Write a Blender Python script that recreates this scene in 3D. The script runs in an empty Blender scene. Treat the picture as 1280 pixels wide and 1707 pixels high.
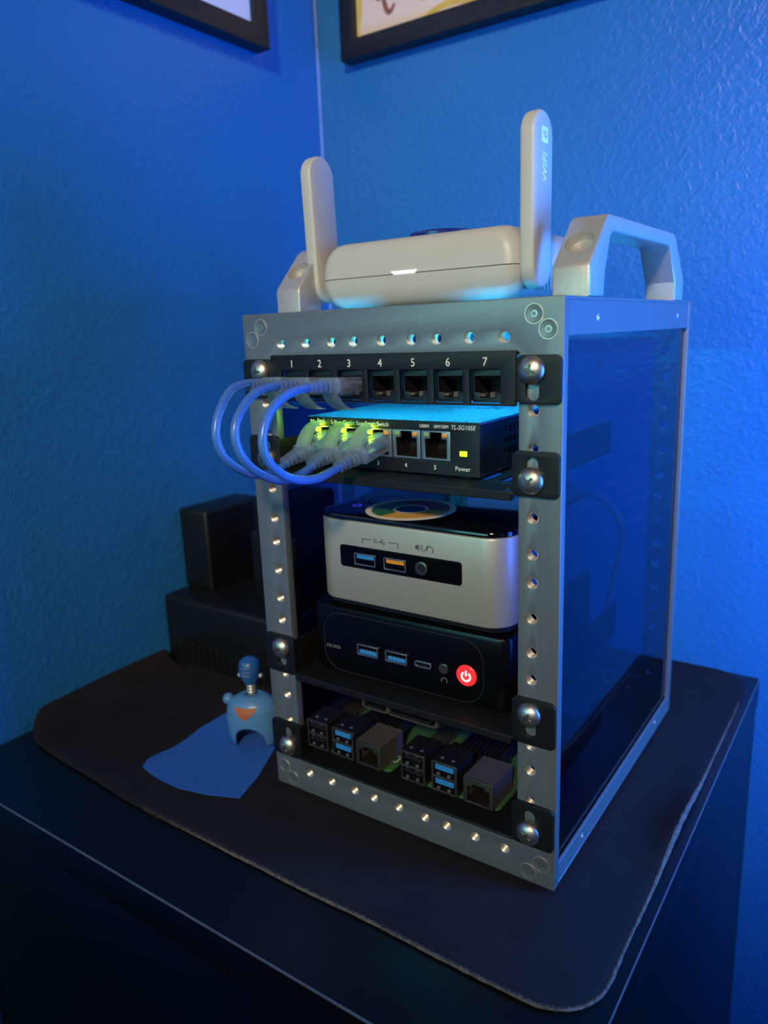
import bpy, bmesh, math, random
from mathutils import Matrix, Vector, Euler, noise
random.seed(7)
scene = bpy.context.scene
COL = scene.collection
S = 0.001            # everything below is written in millimetres
PI = math.pi

# ---------------------------------------------------------------- camera
cam_data = bpy.data.cameras.new('camera')
cam = bpy.data.objects.new('camera', cam_data)
COL.objects.link(cam)
rv = Vector((-0.237743, -0.034183, 0.605279))
CAM = Vector((196.5123, -282.7183, 226.1567))
R3 = Matrix.Rotation(rv.length, 3, rv.normalized())
base = Matrix(((1, 0, 0), (0, 0, -1), (0, 1, 0)))
MC = base @ R3.transposed()
right, down, fwd = MC[0], MC[1], MC[2]
mw = Matrix.Identity(4)
for i in range(3):
    mw[i][0] = right[i]; mw[i][1] = -down[i]; mw[i][2] = -fwd[i]; mw[i][3] = CAM[i] * S
cam.matrix_world = mw
cam_data.sensor_fit = 'HORIZONTAL'
cam_data.sensor_width = 36
cam_data.lens = 1251.6 / 1280 * 36
cam_data.clip_start = 0.01
cam_data.dof.use_dof = True
cam_data.dof.focus_distance = 0.345
cam_data.dof.aperture_fstop = 12
scene.camera = cam

# ---------------------------------------------------------------- world and lights
world = bpy.data.worlds.new('world'); scene.world = world
world.use_nodes = True
world.node_tree.nodes['Background'].inputs[0].default_value = (0.25, 0.45, 0.8, 1)
world.node_tree.nodes['Background'].inputs[1].default_value = 0.015

def area(name, loc, target, size, power, color, size_y=None):
    d = bpy.data.lights.new(name, 'AREA'); o = bpy.data.objects.new(name, d); COL.objects.link(o)
    d.energy = power; d.color = color; d.size = size
    if size_y: d.shape = 'RECTANGLE'; d.size_y = size_y
    o.location = Vector(loc) * S
    o.rotation_euler = (Vector(target) - Vector(loc)).to_track_quat('-Z', 'Y').to_euler()
    return o
def spot(name, loc, target, power, color, angle, radius):
    d = bpy.data.lights.new(name, 'SPOT'); o = bpy.data.objects.new(name, d); COL.objects.link(o)
    d.energy = power; d.color = color; d.spot_size = math.radians(angle); d.spot_blend = 1.0; d.shadow_soft_size = radius
    o.location = Vector(loc) * S
    o.rotation_euler = (Vector(target) - Vector(loc)).to_track_quat('-Z', 'Y').to_euler()
    return o
spot('shaded_room_lamp', (560, -1320, 1000), (-110, 120, 305), 96, (1.0, 0.82, 0.62), 38, 0.09)
area('blue_lamp_light', (430, 105, 170), (50, 190, 150), 0.14, 5.9, (0.03, 0.25, 1.0), 0.3)
area('screen_light', (-130, -700, 300), (0, 0, 230), 0.5, 1.7, (0.28, 0.95, 0.95), 0.3)

scene.view_settings.view_transform = 'Standard'
scene.view_settings.look = 'None'
scene.view_settings.exposure = 0.0
scene.view_settings.gamma = 1.0
scene.view_settings.use_curve_mapping = False

# ---------------------------------------------------------------- materials
def lin(c):
    return tuple(((v / 255) / 12.92 if v / 255 <= 0.04045 else ((v / 255 + 0.055) / 1.055) ** 2.4) for v in c) + (1,)

def mat(name, rgb, rough=0.5, metal=0.0, var=0.12, vscale=60, bump=0.0, bscale=400, bdist=0.0004, emit=None, estr=0, spec=0.5, coat=0, trans=0, detail=3):
    m = bpy.data.materials.new(name); m.use_nodes = True
    nt = m.node_tree; p = nt.nodes['Principled BSDF']
    p.inputs['Roughness'].default_value = rough
    p.inputs['Metallic'].default_value = metal
    p.inputs['Specular IOR Level'].default_value = spec
    p.inputs['Coat Weight'].default_value = coat
    p.inputs['Transmission Weight'].default_value = trans
    tc = nt.nodes.new('ShaderNodeTexCoord')
    n = nt.nodes.new('ShaderNodeTexNoise'); n.inputs['Scale'].default_value = vscale; n.inputs['Detail'].default_value = detail
    nt.links.new(tc.outputs['Object'], n.inputs['Vector'])
    r = nt.nodes.new('ShaderNodeValToRGB')
    c = lin(rgb)
    r.color_ramp.elements[0].position = 0.3; r.color_ramp.elements[1].position = 0.7
    r.color_ramp.elements[0].color = tuple(v * (1 - var) for v in c[:3]) + (1,)
    r.color_ramp.elements[1].color = tuple(min(1, v * (1 + var)) for v in c[:3]) + (1,)
    nt.links.new(n.outputs['Fac'], r.inputs['Fac'])
    nt.links.new(r.outputs['Color'], p.inputs['Base Color'])
    if bump:
        b = nt.nodes.new('ShaderNodeBump'); b.inputs['Strength'].default_value = bump; b.inputs['Distance'].default_value = bdist
        n2 = nt.nodes.new('ShaderNodeTexNoise'); n2.inputs['Scale'].default_value = bscale; n2.inputs['Detail'].default_value = 3
        nt.links.new(tc.outputs['Object'], n2.inputs['Vector'])
        nt.links.new(n2.outputs['Fac'], b.inputs['Height']); nt.links.new(b.outputs['Normal'], p.inputs['Normal'])
    if emit:
        p.inputs['Emission Color'].default_value = lin(emit); p.inputs['Emission Strength'].default_value = estr
    return m

def clear_mat(name, tint, body, fac, rough=0.15, fresnel=False, ior=1.49, translucent=0.0):
    """see-through plastic: straight-through transparency plus a glossy or milky share"""
    m = bpy.data.materials.new(name); m.use_nodes = True
    nt = m.node_tree; p = nt.nodes['Principled BSDF']; out = nt.nodes['Material Output']
    p.inputs['Base Color'].default_value = lin(body); p.inputs['Roughness'].default_value = rough
    t = nt.nodes.new('ShaderNodeBsdfTransparent'); t.inputs[0].default_value = tint + (1,)
    mx = nt.nodes.new('ShaderNodeMixShader')
    surf = p
    if translucent:
        tl = nt.nodes.new('ShaderNodeBsdfTranslucent'); tl.inputs[0].default_value = lin(body)
        m2 = nt.nodes.new('ShaderNodeMixShader'); m2.inputs[0].default_value = translucent
        nt.links.new(p.outputs[0], m2.inputs[1]); nt.links.new(tl.outputs[0], m2.inputs[2]); surf = m2
    if fresnel:
        g = nt.nodes.new('ShaderNodeBsdfGlossy'); g.inputs['Roughness'].default_value = rough
        fr = nt.nodes.new('ShaderNodeFresnel'); fr.inputs['IOR'].default_value = ior
        ge = nt.nodes.new('ShaderNodeNewGeometry')      # the sheet reflects on its outer faces only
        iv = nt.nodes.new('ShaderNodeMath'); iv.operation = 'SUBTRACT'; iv.inputs[0].default_value = 1.0
        mu = nt.nodes.new('ShaderNodeMath'); mu.operation = 'MULTIPLY'
        nt.links.new(ge.outputs['Backfacing'], iv.inputs[1]); nt.links.new(fr.outputs[0], mu.inputs[0]); nt.links.new(iv.outputs[0], mu.inputs[1])
        nt.links.new(mu.outputs[0], mx.inputs[0])
        nt.links.new(t.outputs[0], mx.inputs[1]); nt.links.new(g.outputs[0], mx.inputs[2])
    else:
        mx.inputs[0].default_value = fac
        nt.links.new(t.outputs[0], mx.inputs[1]); nt.links.new(surf.outputs[0], mx.inputs[2])
    nt.links.new(mx.outputs[0], out.inputs['Surface'])
    return m

def wall_mat():
    m = bpy.data.materials.new('blue_wall_paint'); m.use_nodes = True
    nt = m.node_tree; p = nt.nodes['Principled BSDF']
    p.inputs['Roughness'].default_value = 0.34; p.inputs['Specular IOR Level'].default_value = 0.45
    tc = nt.nodes.new('ShaderNodeTexCoord')
    n = nt.nodes.new('ShaderNodeTexNoise'); n.inputs['Scale'].default_value = 9; n.inputs['Detail'].default_value = 4
    r = nt.nodes.new('ShaderNodeValToRGB')
    r.color_ramp.elements[0].color = lin((35, 107, 166)); r.color_ramp.elements[1].color = lin((41, 117, 178))
    nt.links.new(tc.outputs['Object'], n.inputs['Vector']); nt.links.new(n.outputs['Fac'], r.inputs['Fac'])
    nt.links.new(r.outputs['Color'], p.inputs['Base Color'])
    mp = nt.nodes.new('ShaderNodeMapping'); mp.inputs['Rotation'].default_value = (0.3, 0.5, 0.4)
    nt.links.new(tc.outputs['Object'], mp.inputs['Vector'])
    n1 = nt.nodes.new('ShaderNodeTexNoise'); n1.inputs['Scale'].default_value = 185; n1.inputs['Detail'].default_value = 2.5; n1.inputs['Distortion'].default_value = 0.8
    n2 = nt.nodes.new('ShaderNodeTexNoise'); n2.inputs['Scale'].default_value = 38; n2.inputs['Detail'].default_value = 2
    for q in (n1, n2): nt.links.new(mp.outputs[0], q.inputs['Vector'])
    rr = nt.nodes.new('ShaderNodeValToRGB'); rr.color_ramp.elements[0].position = 0.42; rr.color_ramp.elements[1].position = 0.68
    nt.links.new(n1.outputs['Fac'], rr.inputs['Fac'])
    ad = nt.nodes.new('ShaderNodeMath'); ad.operation = 'ADD'
    nt.links.new(rr.outputs[0], ad.inputs[0]); nt.links.new(n2.outputs['Fac'], ad.inputs[1])
    b = nt.nodes.new('ShaderNodeBump'); b.inputs['Strength'].default_value = 0.19; b.inputs['Distance'].default_value = 0.0016
    nt.links.new(ad.outputs[0], b.inputs['Height']); nt.links.new(b.outputs['Normal'], p.inputs['Normal'])
    return m

M = {}
M['wall'] = wall_mat()
M['caulk'] = mat('pale_caulk', (120, 150, 205), 0.6)
M['floor'] = mat('dark_floorboards', (70, 60, 52), 0.5, vscale=8)
M['ceiling'] = mat('ceiling_paint', (190, 188, 182), 0.8)
M['cabinet'] = mat('black_brown_laminate', (5, 5, 7), 0.33, bump=0.25, bscale=900, bdist=0.0002, spec=0.45)
M['cab_edge'] = mat('laminate_edge_band', (92, 92, 104), 0.4)
M['mat'] = mat('felt_backed_mat', (30, 26, 30), 0.85, var=0.12, vscale=40, bump=0.5, bscale=1600, bdist=0.0003, spec=0.2)
M['fray'] = mat('frayed_fibre', (98, 86, 80), 0.95, var=0.45, vscale=500, bump=0.8, bscale=1500, bdist=0.0006)
M['alu'] = mat('brushed_grey_metal', (122, 128, 132), 0.42, 0.55, var=0.06, vscale=1400, bump=0.06, bscale=2500, bdist=0.0001)
M['cast'] = mat('cast_silver_metal', (186, 182, 176), 0.42, 0.5, var=0.08, vscale=900, bump=0.35, bscale=2200, bdist=0.00012)
M['thread'] = mat('bright_thread', (225, 215, 200), 0.42, 0.85)
M['steel'] = mat('nickel_screw', (205, 192, 176), 0.4, 1.0, var=0.1, vscale=500)
M['recess_shade'] = mat('screw_recess_shade', (104, 97, 90), 0.42, 0.8)  # darker metal stands in for shade in screw crosses and gaps
M['blacksteel'] = mat('black_powder_coat', (17, 17, 18), 0.5, var=0.1, bump=0.12, bscale=2600, bdist=0.0001, spec=0.4)
M['blackplastic'] = mat('black_plastic', (12, 12, 14), 0.4)
M['glossblack'] = mat('gloss_black_plastic', (7, 8, 11), 0.1, coat=0.3)
M['satinblack'] = mat('satin_black_shell', (7, 8, 10), 0.25, spec=0.25)
M['window_black'] = mat('dark_port_window', (5, 5, 6), 0.3, spec=0.15)
M['cavity'] = mat('dark_cavity', (4, 4, 5), 0.7)
M['white_ink'] = mat('white_print', (225, 225, 222), 0.6, var=0.02)
M['grey_ink'] = mat('grey_print', (120, 120, 118), 0.6, var=0.02)
M['faint_ink'] = mat('faint_print', (40, 41, 48), 0.6, var=0.02)
M['dark_ink'] = mat('dark_print', (70, 68, 62), 0.6, var=0.02)
M['gold'] = mat('gold_contacts', (190, 150, 90), 0.3, 1.0)
M['portmetal'] = mat('port_shield_metal', (170, 172, 176), 0.35, 0.9)
M['darkshield'] = mat('dark_port_shield', (128, 120, 108), 0.3, 0.9)
M['switch_top'] = mat('speckled_navy_steel', (104, 112, 124), 0.42, 0.3, var=0.6, vscale=900, bump=0.3, bscale=1800, bdist=0.0001)
M['switch_face'] = mat('switch_face_black', (15, 16, 19), 0.45)
M['silver'] = mat('bead_blasted_silver', (176, 172, 160), 0.4, 0.45, var=0.05, vscale=1800, bump=0.1, bscale=2600, bdist=0.0001)
M['usbblue'] = mat('usb_blue_tongue', (45, 130, 200), 0.45)
M['usborange'] = mat('usb_orange_tongue', (215, 140, 40), 0.45)
M['usbgrey'] = mat('usb_grey_tongue', (120, 112, 100), 0.5)
M['pcb'] = mat('green_circuit_board', (58, 96, 54), 0.4, var=0.2, vscale=500)
M['chip'] = mat('chip_black', (20, 20, 21), 0.45)
M['chip_grey'] = mat('chip_grey_label', (86, 80, 74), 0.5, 0.3)
M['router'] = mat('warm_grey_plastic', (184, 181, 174), 0.42, var=0.02)
M['router_ink'] = mat('antenna_print', (245, 245, 250), 0.5, var=0.0)
M['cable'] = mat('blue_cable_jacket', (64, 106, 172), 0.3, var=0.06, vscale=300)
M['cable_ink'] = mat('cable_print', (32, 60, 140), 0.5)
M['plug'] = clear_mat('clear_plug_plastic', (0.9, 0.94, 0.98), (190, 205, 225), 0.22, 0.1)
M['boot'] = clear_mat('frosted_boot_plastic', (0.8, 0.86, 0.92), (160, 180, 205), 0.36, 0.2, translucent=0.4)
M['tab'] = clear_mat('frosted_latch_cover', (0.85, 0.9, 0.95), (190, 205, 212), 0.72, 0.3, translucent=0.75)
M['acrylic'] = clear_mat('smoked_acrylic', (0.35, 0.40, 0.56), (0, 0, 0), 0, 0.02, fresnel=True, ior=1.6)
M['top_acrylic'] = clear_mat('clear_acrylic', (0.85, 0.9, 0.95), (0, 0, 0), 0, 0.02, fresnel=True, ior=1.45)
M['led_green'] = mat('lit_green_led', (170, 255, 30), 0.4, var=0, emit=(150, 255, 6), estr=28)
M['led_power'] = mat('lit_power_led', (170, 255, 20), 0.4, var=0, emit=(165, 255, 25), estr=2.2)
M['led_green_off'] = mat('dim_green_led', (120, 150, 90), 0.3, emit=(90, 130, 70), estr=0.08)
M['led_amber'] = mat('dim_amber_led', (190, 130, 60), 0.3, emit=(210, 130, 40), estr=0.25)
M['led_white'] = mat('lit_white_led', (240, 245, 255), 0.4, var=0, emit=(225, 235, 255), estr=0.9)
M['led_blue'] = mat('lit_blue_led', (60, 60, 255), 0.4, var=0, emit=(70, 60, 255), estr=1.0)
M['led_red'] = mat('lit_red_button', (235, 40, 45), 0.4, var=0.02, emit=(235, 45, 50), estr=0.75)
M['led_symbol'] = mat('lit_power_symbol', (255, 240, 235), 0.4, var=0, emit=(255, 235, 230), estr=2.0)
M['led_strip'] = mat('lit_cyan_led_strip', (120, 220, 255), 0.4, var=0, emit=(30, 200, 255), estr=190)
M['added_led_rear'] = mat('added_dim_cyan_led_strip', (120, 220, 255), 0.4, var=0, emit=(30, 170, 255), estr=55)  # for the added rear strip
M['sticker_white'] = mat('sticker_white', (228, 218, 200), 0.35, var=0.02)
M['sticker_green'] = mat('sticker_green', (52, 112, 56), 0.3, var=0.02)
M['sticker_yellow'] = mat('sticker_yellow', (226, 172, 62), 0.3, var=0.02)
M['sticker_red'] = mat('sticker_red', (150, 34, 30), 0.3, var=0.02)
M['sticker_blue'] = mat('sticker_blue', (30, 52, 108), 0.3, var=0.02)
M['frame'] = mat('black_frame_wood', (22, 22, 25), 0.45, bump=0.15, bscale=500)
M['print_white'] = mat('pale_print', (236, 226, 228), 0.7, var=0.03, vscale=18)
M['print_pink'] = mat('pinkish_print', (232, 206, 188), 0.7, var=0.05, vscale=16)
M['paint_yellow'] = mat('print_yellow_wash', (226, 190, 96), 0.7, var=0.15, vscale=40)
M['paint_brown'] = mat('print_brown_stroke', (150, 92, 78), 0.7, var=0.1, vscale=40)
M['navy_gloss'] = mat('translucent_navy_plastic', (28, 44, 120), 0.2)
M['robot_blue'] = mat('shaded_pale_blue_plastic', (82, 130, 176), 0.35, var=0.05)  # body, head and patch colours darkened to hold the rack's shadow
M['robot_head'] = mat('shaded_mid_blue_plastic', (38, 88, 146), 0.25, var=0.05)
M['robot_neck'] = mat('grey_metal_paint', (170, 168, 160), 0.35, 0.5)
M['robot_patch'] = mat('shaded_orange_patch', (176, 90, 36), 0.5)
M['cloth'] = mat('blue_cloth', (36, 92, 176), 0.8, var=0.06, vscale=200, bump=0.2, bscale=3000)
M['device'] = mat('matte_black_device', (11, 11, 12), 0.45, bump=0.1, bscale=1500)
M['rubber'] = mat('black_rubber', (15, 15, 15), 0.8)
M['white_cable'] = mat('grey_cable_jacket', (150, 160, 175), 0.4)

# ---------------------------------------------------------------- mesh helpers
def finish(me, smooth=True, angle=35):
    if smooth and len(me.polygons):
        me.polygons.foreach_set('use_smooth', [True] * len(me.polygons))
        me.set_sharp_from_angle(angle=math.radians(angle))
    me.update()

def link(name, me, material, parent=None):
    o = bpy.data.objects.new(name, me); COL.objects.link(o)
    if material is not None:
        me.materials.clear(); me.materials.append(M[material] if isinstance(material, str) else material)
    if parent: o.parent = parent
    return o

class MB:
    def __init__(s): s.v = []; s.f = []
    def add(s, vs, fs, X=None):
        b = len(s.v)
        s.v += [tuple(X @ Vector(p)) if X else tuple(p) for p in vs]
        s.f += [tuple(i + b for i in f) for f in fs]
        return s
    def box(s, x0, x1, y0, y1, z0, z1, X=None):
        vs = [(x, y, z) for z in (z0, z1) for y in (y0, y1) for x in (x0, x1)]
        return s.add(vs, [(0, 2, 3, 1), (4, 5, 7, 6), (0, 1, 5, 4), (2, 6, 7, 3), (0, 4, 6, 2), (1, 3, 7, 5)], X)
    def rbox(s, x0, x1, y0, y1, z0, z1, r, seg=3, X=None):
        bm = bmesh.new(); bmesh.ops.create_cube(bm, size=1)
        for v in bm.verts:
            v.co = Vector(((x0 + x1) / 2 + v.co.x * (x1 - x0), (y0 + y1) / 2 + v.co.y * (y1 - y0), (z0 + z1) / 2 + v.co.z * (z1 - z0)))
        bmesh.ops.bevel(bm, geom=bm.edges[:], offset=r, segments=seg, affect='EDGES', profile=0.5)
        bm.verts.index_update()
        s.add([tuple(v.co) for v in bm.verts], [[v.index for v in f.verts] for f in bm.faces], X); bm.free()
        return s
    def lathe(s, prof, c=(0, 0, 0), axis='z', n=20, X=None):
        """prof: (radius, height) list; open ends with r>0 are capped"""
        vs = []; fs = []
        for r, h in prof:
            for k in range(n):
                a = 2 * PI * k / n; u, w = r * math.cos(a), r * math.sin(a)
                p = {'z': (u, w, h), 'y': (u, -h, w), 'x': (h, u, w)}[axis]   # axis y: height goes towards the viewer (-y)
                vs.append((c[0] + p[0], c[1] + p[1], c[2] + p[2]))
        for i in range(len(prof) - 1):
            for k in range(n):
                a, b = i * n + k, i * n + (k + 1) % n
                fs.append((a, b, b + n, a + n))
        fs.append(tuple(reversed(range(n)))); fs.append(tuple(range((len(prof) - 1) * n, len(prof) * n)))
        return s.add(vs, fs, X)
    def cyl(s, c, r, h, axis='z', n=20, X=None):
        return s.lathe([(r, 0), (r, h)], c, axis, n, X)
    def tube(s, path, r, n=10, closed=False):
        P = [Vector(p) for p in path]; m = len(P); vs = []; fs = []
        up = None
        for i, p in enumerate(P):
            t = ((P[(i + 1) % m] - P[i - 1]) if closed else (P[min(i + 1, m - 1)] - P[max(i - 1, 0)])).normalized()
            if up is None:
                up = Vector((0, 0, 1)) if abs(t.z) < 0.9 else Vector((1, 0, 0))
            up = (up - t * up.dot(t)).normalized(); sd = t.cross(up)
            rr = r[i] if isinstance(r, (list, tuple)) else r
            for k in range(n):
                a = 2 * PI * k / n
                vs.append(tuple(p + (up * math.cos(a) + sd * math.sin(a)) * rr))
        for i in range(m if closed else m - 1):
            for k in range(n):
                a, b = i * n + k, i * n + (k + 1) % n; j = ((i + 1) % m) * n
                fs.append((a, b, j + (k + 1) % n, j + k))
        if not closed:
            fs.append(tuple(reversed(range(n)))); fs.append(tuple(range((m - 1) * n, m * n)))
        return s.add(vs, fs)
    def loft(s, rings, cap0=True, cap1=True, closed=False):
        n = len(rings[0]); vs = [p for r in rings for p in r]; fs = []
        m = len(rings)
        for i in range(m if closed else m - 1):
            j = (i + 1) % m
            for k in range(n):
                fs.append((i * n + k, i * n + (k + 1) % n, j * n + (k + 1) % n, j * n + k))
        if not closed:
            if cap0: fs.append(tuple(reversed(range(n))))
            if cap1: fs.append(tuple(range((m - 1) * n, m * n)))
        return s.add(vs, fs)
    def mesh(s, name, angle=35):
        me = bpy.data.meshes.new(name)
        me.from_pydata([(a * S, b * S, c * S) for a, b, c in s.v], [], s.f)
        bm = bmesh.new(); bm.from_mesh(me); bmesh.ops.recalc_face_normals(bm, faces=bm.faces); bm.to_mesh(me); bm.free()
        finish(me, True, angle)
        return me
    def build(s, name, material, parent=None, angle=35):
        return link(name, s.mesh(name, angle), material, parent)

def rrect(x0, x1, y0, y1, r, n=6):
    r = min(r, (x1 - x0) / 2 - 1e-4, (y1 - y0) / 2 - 1e-4)
    pts = []
    for cx, cy, a0 in ((x1 - r, y1 - r, 0), (x0 + r, y1 - r, PI / 2), (x0 + r, y0 + r, PI), (x1 - r, y0 + r, 1.5 * PI)):
        for k in range(n + 1):
            a = a0 + PI / 2 * k / n
            pts.append((cx + r * math.cos(a), cy + r * math.sin(a)))
    return pts
def circ(x, y, r, n=16): return [(x + r * math.cos(2 * PI * k / n), y + r * math.sin(2 * PI * k / n)) for k in range(n)]

def plate_mesh(polys, t, plane='xz', at=0.0, bevel=0.0):
    """flat plate with holes: first outline plus holes; plane xz faces -y, xy faces +z, yz faces +x; 'at' is the centre plane"""
    cu = bpy.data.curves.new('c', 'CURVE'); cu.dimensions = '2D'; cu.fill_mode = 'BOTH'
    for p in polys:
        sp = cu.splines.new('POLY'); sp.points.add(len(p) - 1); sp.use_cyclic_u = True
        for q, (a, b) in zip(sp.points, p): q.co = (a * S, b * S, 0, 1)
    cu.extrude = max(0, (t / 2 - bevel)) * S
    if bevel:
        cu.bevel_depth = bevel * S; cu.bevel_resolution = 2; cu.offset = -bevel * S
    ob = bpy.data.objects.new('c', cu)
    me = bpy.data.meshes.new_from_object(ob)
    bpy.data.objects.remove(ob); bpy.data.curves.remove(cu)
    X = {'xz': Matrix(((1, 0, 0, 0), (0, 0, -1, at * S), (0, 1, 0, 0), (0, 0, 0, 1))),
         'xy': Matrix(((1, 0, 0, 0), (0, 1, 0, 0), (0, 0, 1, at * S), (0, 0, 0, 1))),
         'yz': Matrix(((0, 0, 1, at * S), (1, 0, 0, 0), (0, 1, 0, 0), (0, 0, 0, 1)))}[plane]
    me.transform(X)
    bm = bmesh.new(); bm.from_mesh(me); bmesh.ops.remove_doubles(bm, verts=bm.verts, dist=1e-7)
    bmesh.ops.recalc_face_normals(bm, faces=bm.faces); bm.to_mesh(me); bm.free()
    finish(me, True, 32)
    return me
def plate(name, polys, t, material, parent=None, plane='xz', at=0.0, bevel=0.0):
    return link(name, plate_mesh(polys, t, plane, at, bevel), material, parent)

def text(name, body, size, loc, material, parent=None, plane='xz', align='CENTER', rot=0.0, shear=0.0, sx=1.0, t=0.12):
    cu = bpy.data.curves.new('t', 'FONT'); cu.body = body; cu.size = size * S
    cu.align_x = align; cu.align_y = 'CENTER'; cu.extrude = t / 2 * S; cu.resolution_u = 3; cu.shear = shear
    ob = bpy.data.objects.new('t', cu); me = bpy.data.meshes.new_from_object(ob)
    bpy.data.objects.remove(ob); bpy.data.curves.remove(cu)
    me.transform(Matrix.Rotation(rot, 4, 'Z') @ Matrix.Diagonal((sx, 1, 1, 1)))
    X = {'xz': Matrix(((1, 0, 0, 0), (0, 0, -1, 0), (0, 1, 0, 0), (0, 0, 0, 1))),
         'xy': Matrix.Identity(4),
         'yz': Matrix(((0, 0, 1, 0), (1, 0, 0, 0), (0, 1, 0, 0), (0, 0, 0, 1)))}[plane]
    me.transform(X)
    o = link(name, me, material, parent); o.location = Vector(loc) * S
    return o

def thing(name, label, cat, loc=(0, 0, 0), rotz=0.0, group=None):
    o = bpy.data.objects.new(name, None); COL.objects.link(o); o.empty_display_size = 0.01
    o.location = Vector(loc) * S; o.rotation_euler = (0, 0, rotz)
    o['label'] = label; o['category'] = cat
    if group: o['group'] = group
    return o
def tag(o, label, cat, group=None):
    o['label'] = label; o['category'] = cat
    if group: o['group'] = group
    return o
def structure(o): o['kind'] = 'structure'; return o
def put(o, x, y, z, rot=None):
    o.location = Vector((x, y, z)) * S
    if rot: o.rotation_euler = rot
    return o
def share(name, me, parent, x, y, z, rot=None):
    o = bpy.data.objects.new(name, me); COL.objects.link(o); o.parent = parent
    return put(o, x, y, z, rot)
def shared_mesh(mb_or_me, material):
    me = mb_or_me.mesh('m') if isinstance(mb_or_me, MB) else mb_or_me
    me.materials.clear(); me.materials.append(M[material]); return me
def smooth_path(pts, n=8):
    P = [Vector(p) for p in pts]; out = []
    for i in range(len(P) - 1):
        p0, p1, p2, p3 = P[max(i - 1, 0)], P[i], P[i + 1], P[min(i + 2, len(P) - 1)]
        for k in range(n):
            t = k / n
            out.append(0.5 * ((2 * p1) + (p2 - p0) * t + (2 * p0 - 5 * p1 + 4 * p2 - p3) * t * t + (3 * p1 - p0 - 3 * p2 + p3) * t ** 3))
    out.append(P[-1]); return out

# ---------------------------------------------------------------- the room
XL, YB = -283.0, 321.0
X1, Y0, Z0, Z1 = 2300.0, -2500.0, -800.0, 1650.0
structure(MB().box(XL - 60, XL, Y0, YB + 60, Z0, Z1).build('wall_left', 'wall'))
structure(MB().box(XL, X1, YB, YB + 60, Z0, Z1).build('wall_back', 'wall'))
structure(MB().box(X1, X1 + 60, Y0, YB + 60, Z0, Z1).build('wall_right', 'wall'))
structure(MB().box(XL - 60, X1 + 60, Y0 - 60, Y0, Z0, Z1).build('wall_front', 'wall'))
structure(MB().box(XL - 60, X1 + 60, Y0 - 60, YB + 60, Z0 - 40, Z0).build('floor', 'floor'))
structure(MB().box(XL - 60, X1 + 60, Y0 - 60, YB + 60, Z1, Z1 + 40).build('ceiling', 'ceiling'))
tr = structure(MB().tube([(XL + 0.6, YB - 0.6, Z0 + i * 60 + 0.1) for i in range(41)], [1.3 + 0.5 * noise.noise((0, 0, i * 0.9)) for i in range(41)], 8).build('trim_1', 'caulk'))
structure(MB().box(XL + 0.01, X1, YB - 14, YB - 0.01, Z0, Z0 + 90).build('baseboard_back', 'ceiling'))

# ---------------------------------------------------------------- cabinet
ZT = -32.3
cab = thing('cabinet', 'black laminate cabinet carrying the rack in the blue corner', 'cabinet', (-77, 97, Z0))
hz = -Z0
def cb(x0, x1, y0, y1, z0, z1, r=0.8): return MB().rbox(x0 + 77, x1 + 77, y0 - 97, y1 - 97, z0 + hz, z1 + hz, r, 2)
cb(-281, 127, -97, 291, ZT - 22, ZT).build('top_board', 'cabinet', cab)
cb(-281, -263, -92, 291, Z0, ZT - 22).build('side_panel', 'cabinet', cab)
cb(108, 126, -92, 291, Z0, ZT - 22).build('side_panel', 'cabinet', cab)
cb(-263, 108, 280, 291, Z0, ZT - 22).build('back_panel', 'cabinet', cab)
cb(-263, 108, -90, 280, Z0 + 60, Z0 + 78).build('bottom_board', 'cabinet', cab)
cb(-261, 106, -96, -78, ZT - 420, ZT - 23).build('drawer_front', 'cabinet', cab)
cb(-261, 106, -96, -78, Z0 + 62, ZT - 423).build('drawer_front', 'cabinet', cab)
MB().box(-281 + 77, 127.05 + 77, -97.05 - 97, -96.6 - 97, ZT - 1.1 + hz, ZT + 0.05 + hz).build('edge_band', 'cab_edge', cab)
MB().box(126.6 + 77, 127.05 + 77, -97.05 - 97, 291 - 97, ZT - 1.1 + hz, ZT + 0.05 + hz).build('edge_band', 'cab_edge', cab)

# ---------------------------------------------------------------- desk mat
MT = -29.3
mat_t = thing('desk_mat', 'dark felt desk mat with a frayed edge under the rack', 'desk mat', (-80, 110, ZT))
def mat_outline():
    raw = rrect(-281.5, 121.5, -53, 287, 24, 10)
    out = []
    for i in range(len(raw)):
        a, b = Vector(raw[i]), Vector(raw[(i + 1) % len(raw)])
        k = max(1, int((b - a).length / 4))
        for j in range(k): out.append(a.lerp(b, j / k))
    res = []
    for p in out:
        f = noise.noise((p.x * 0.02, p.y * 0.02, 3.1))
        q = Vector((p.x, p.y))
        wy = max(0.0, min(1.0, (10 - p.y) / 55))
        q.y += wy * (-4 + 11 * max(0, min(1, (-150 - p.x) / 140)) + 1.2 * f)
        if p.x > 90: q.x += 1.0 * f
        res.append(q)
    return res
OUT = mat_outline(); MCEN = Vector((-80, 110))
def mat_z(x, y):
    z = 0
    if x < -255: z += 13.5 * ((-255 - x) / 26.5) ** 2 * (0.9 + 0.1 * math.sin(y * 0.03)) * max(0.0, min(1.0, (82.5 - y) / 3))
    if x > 100: z += 6.5 * ((x - 100) / 21) ** 2 * math.exp(-((y - 82) / 42) ** 2)
    return z
rings = []
TH = MT - ZT
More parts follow.
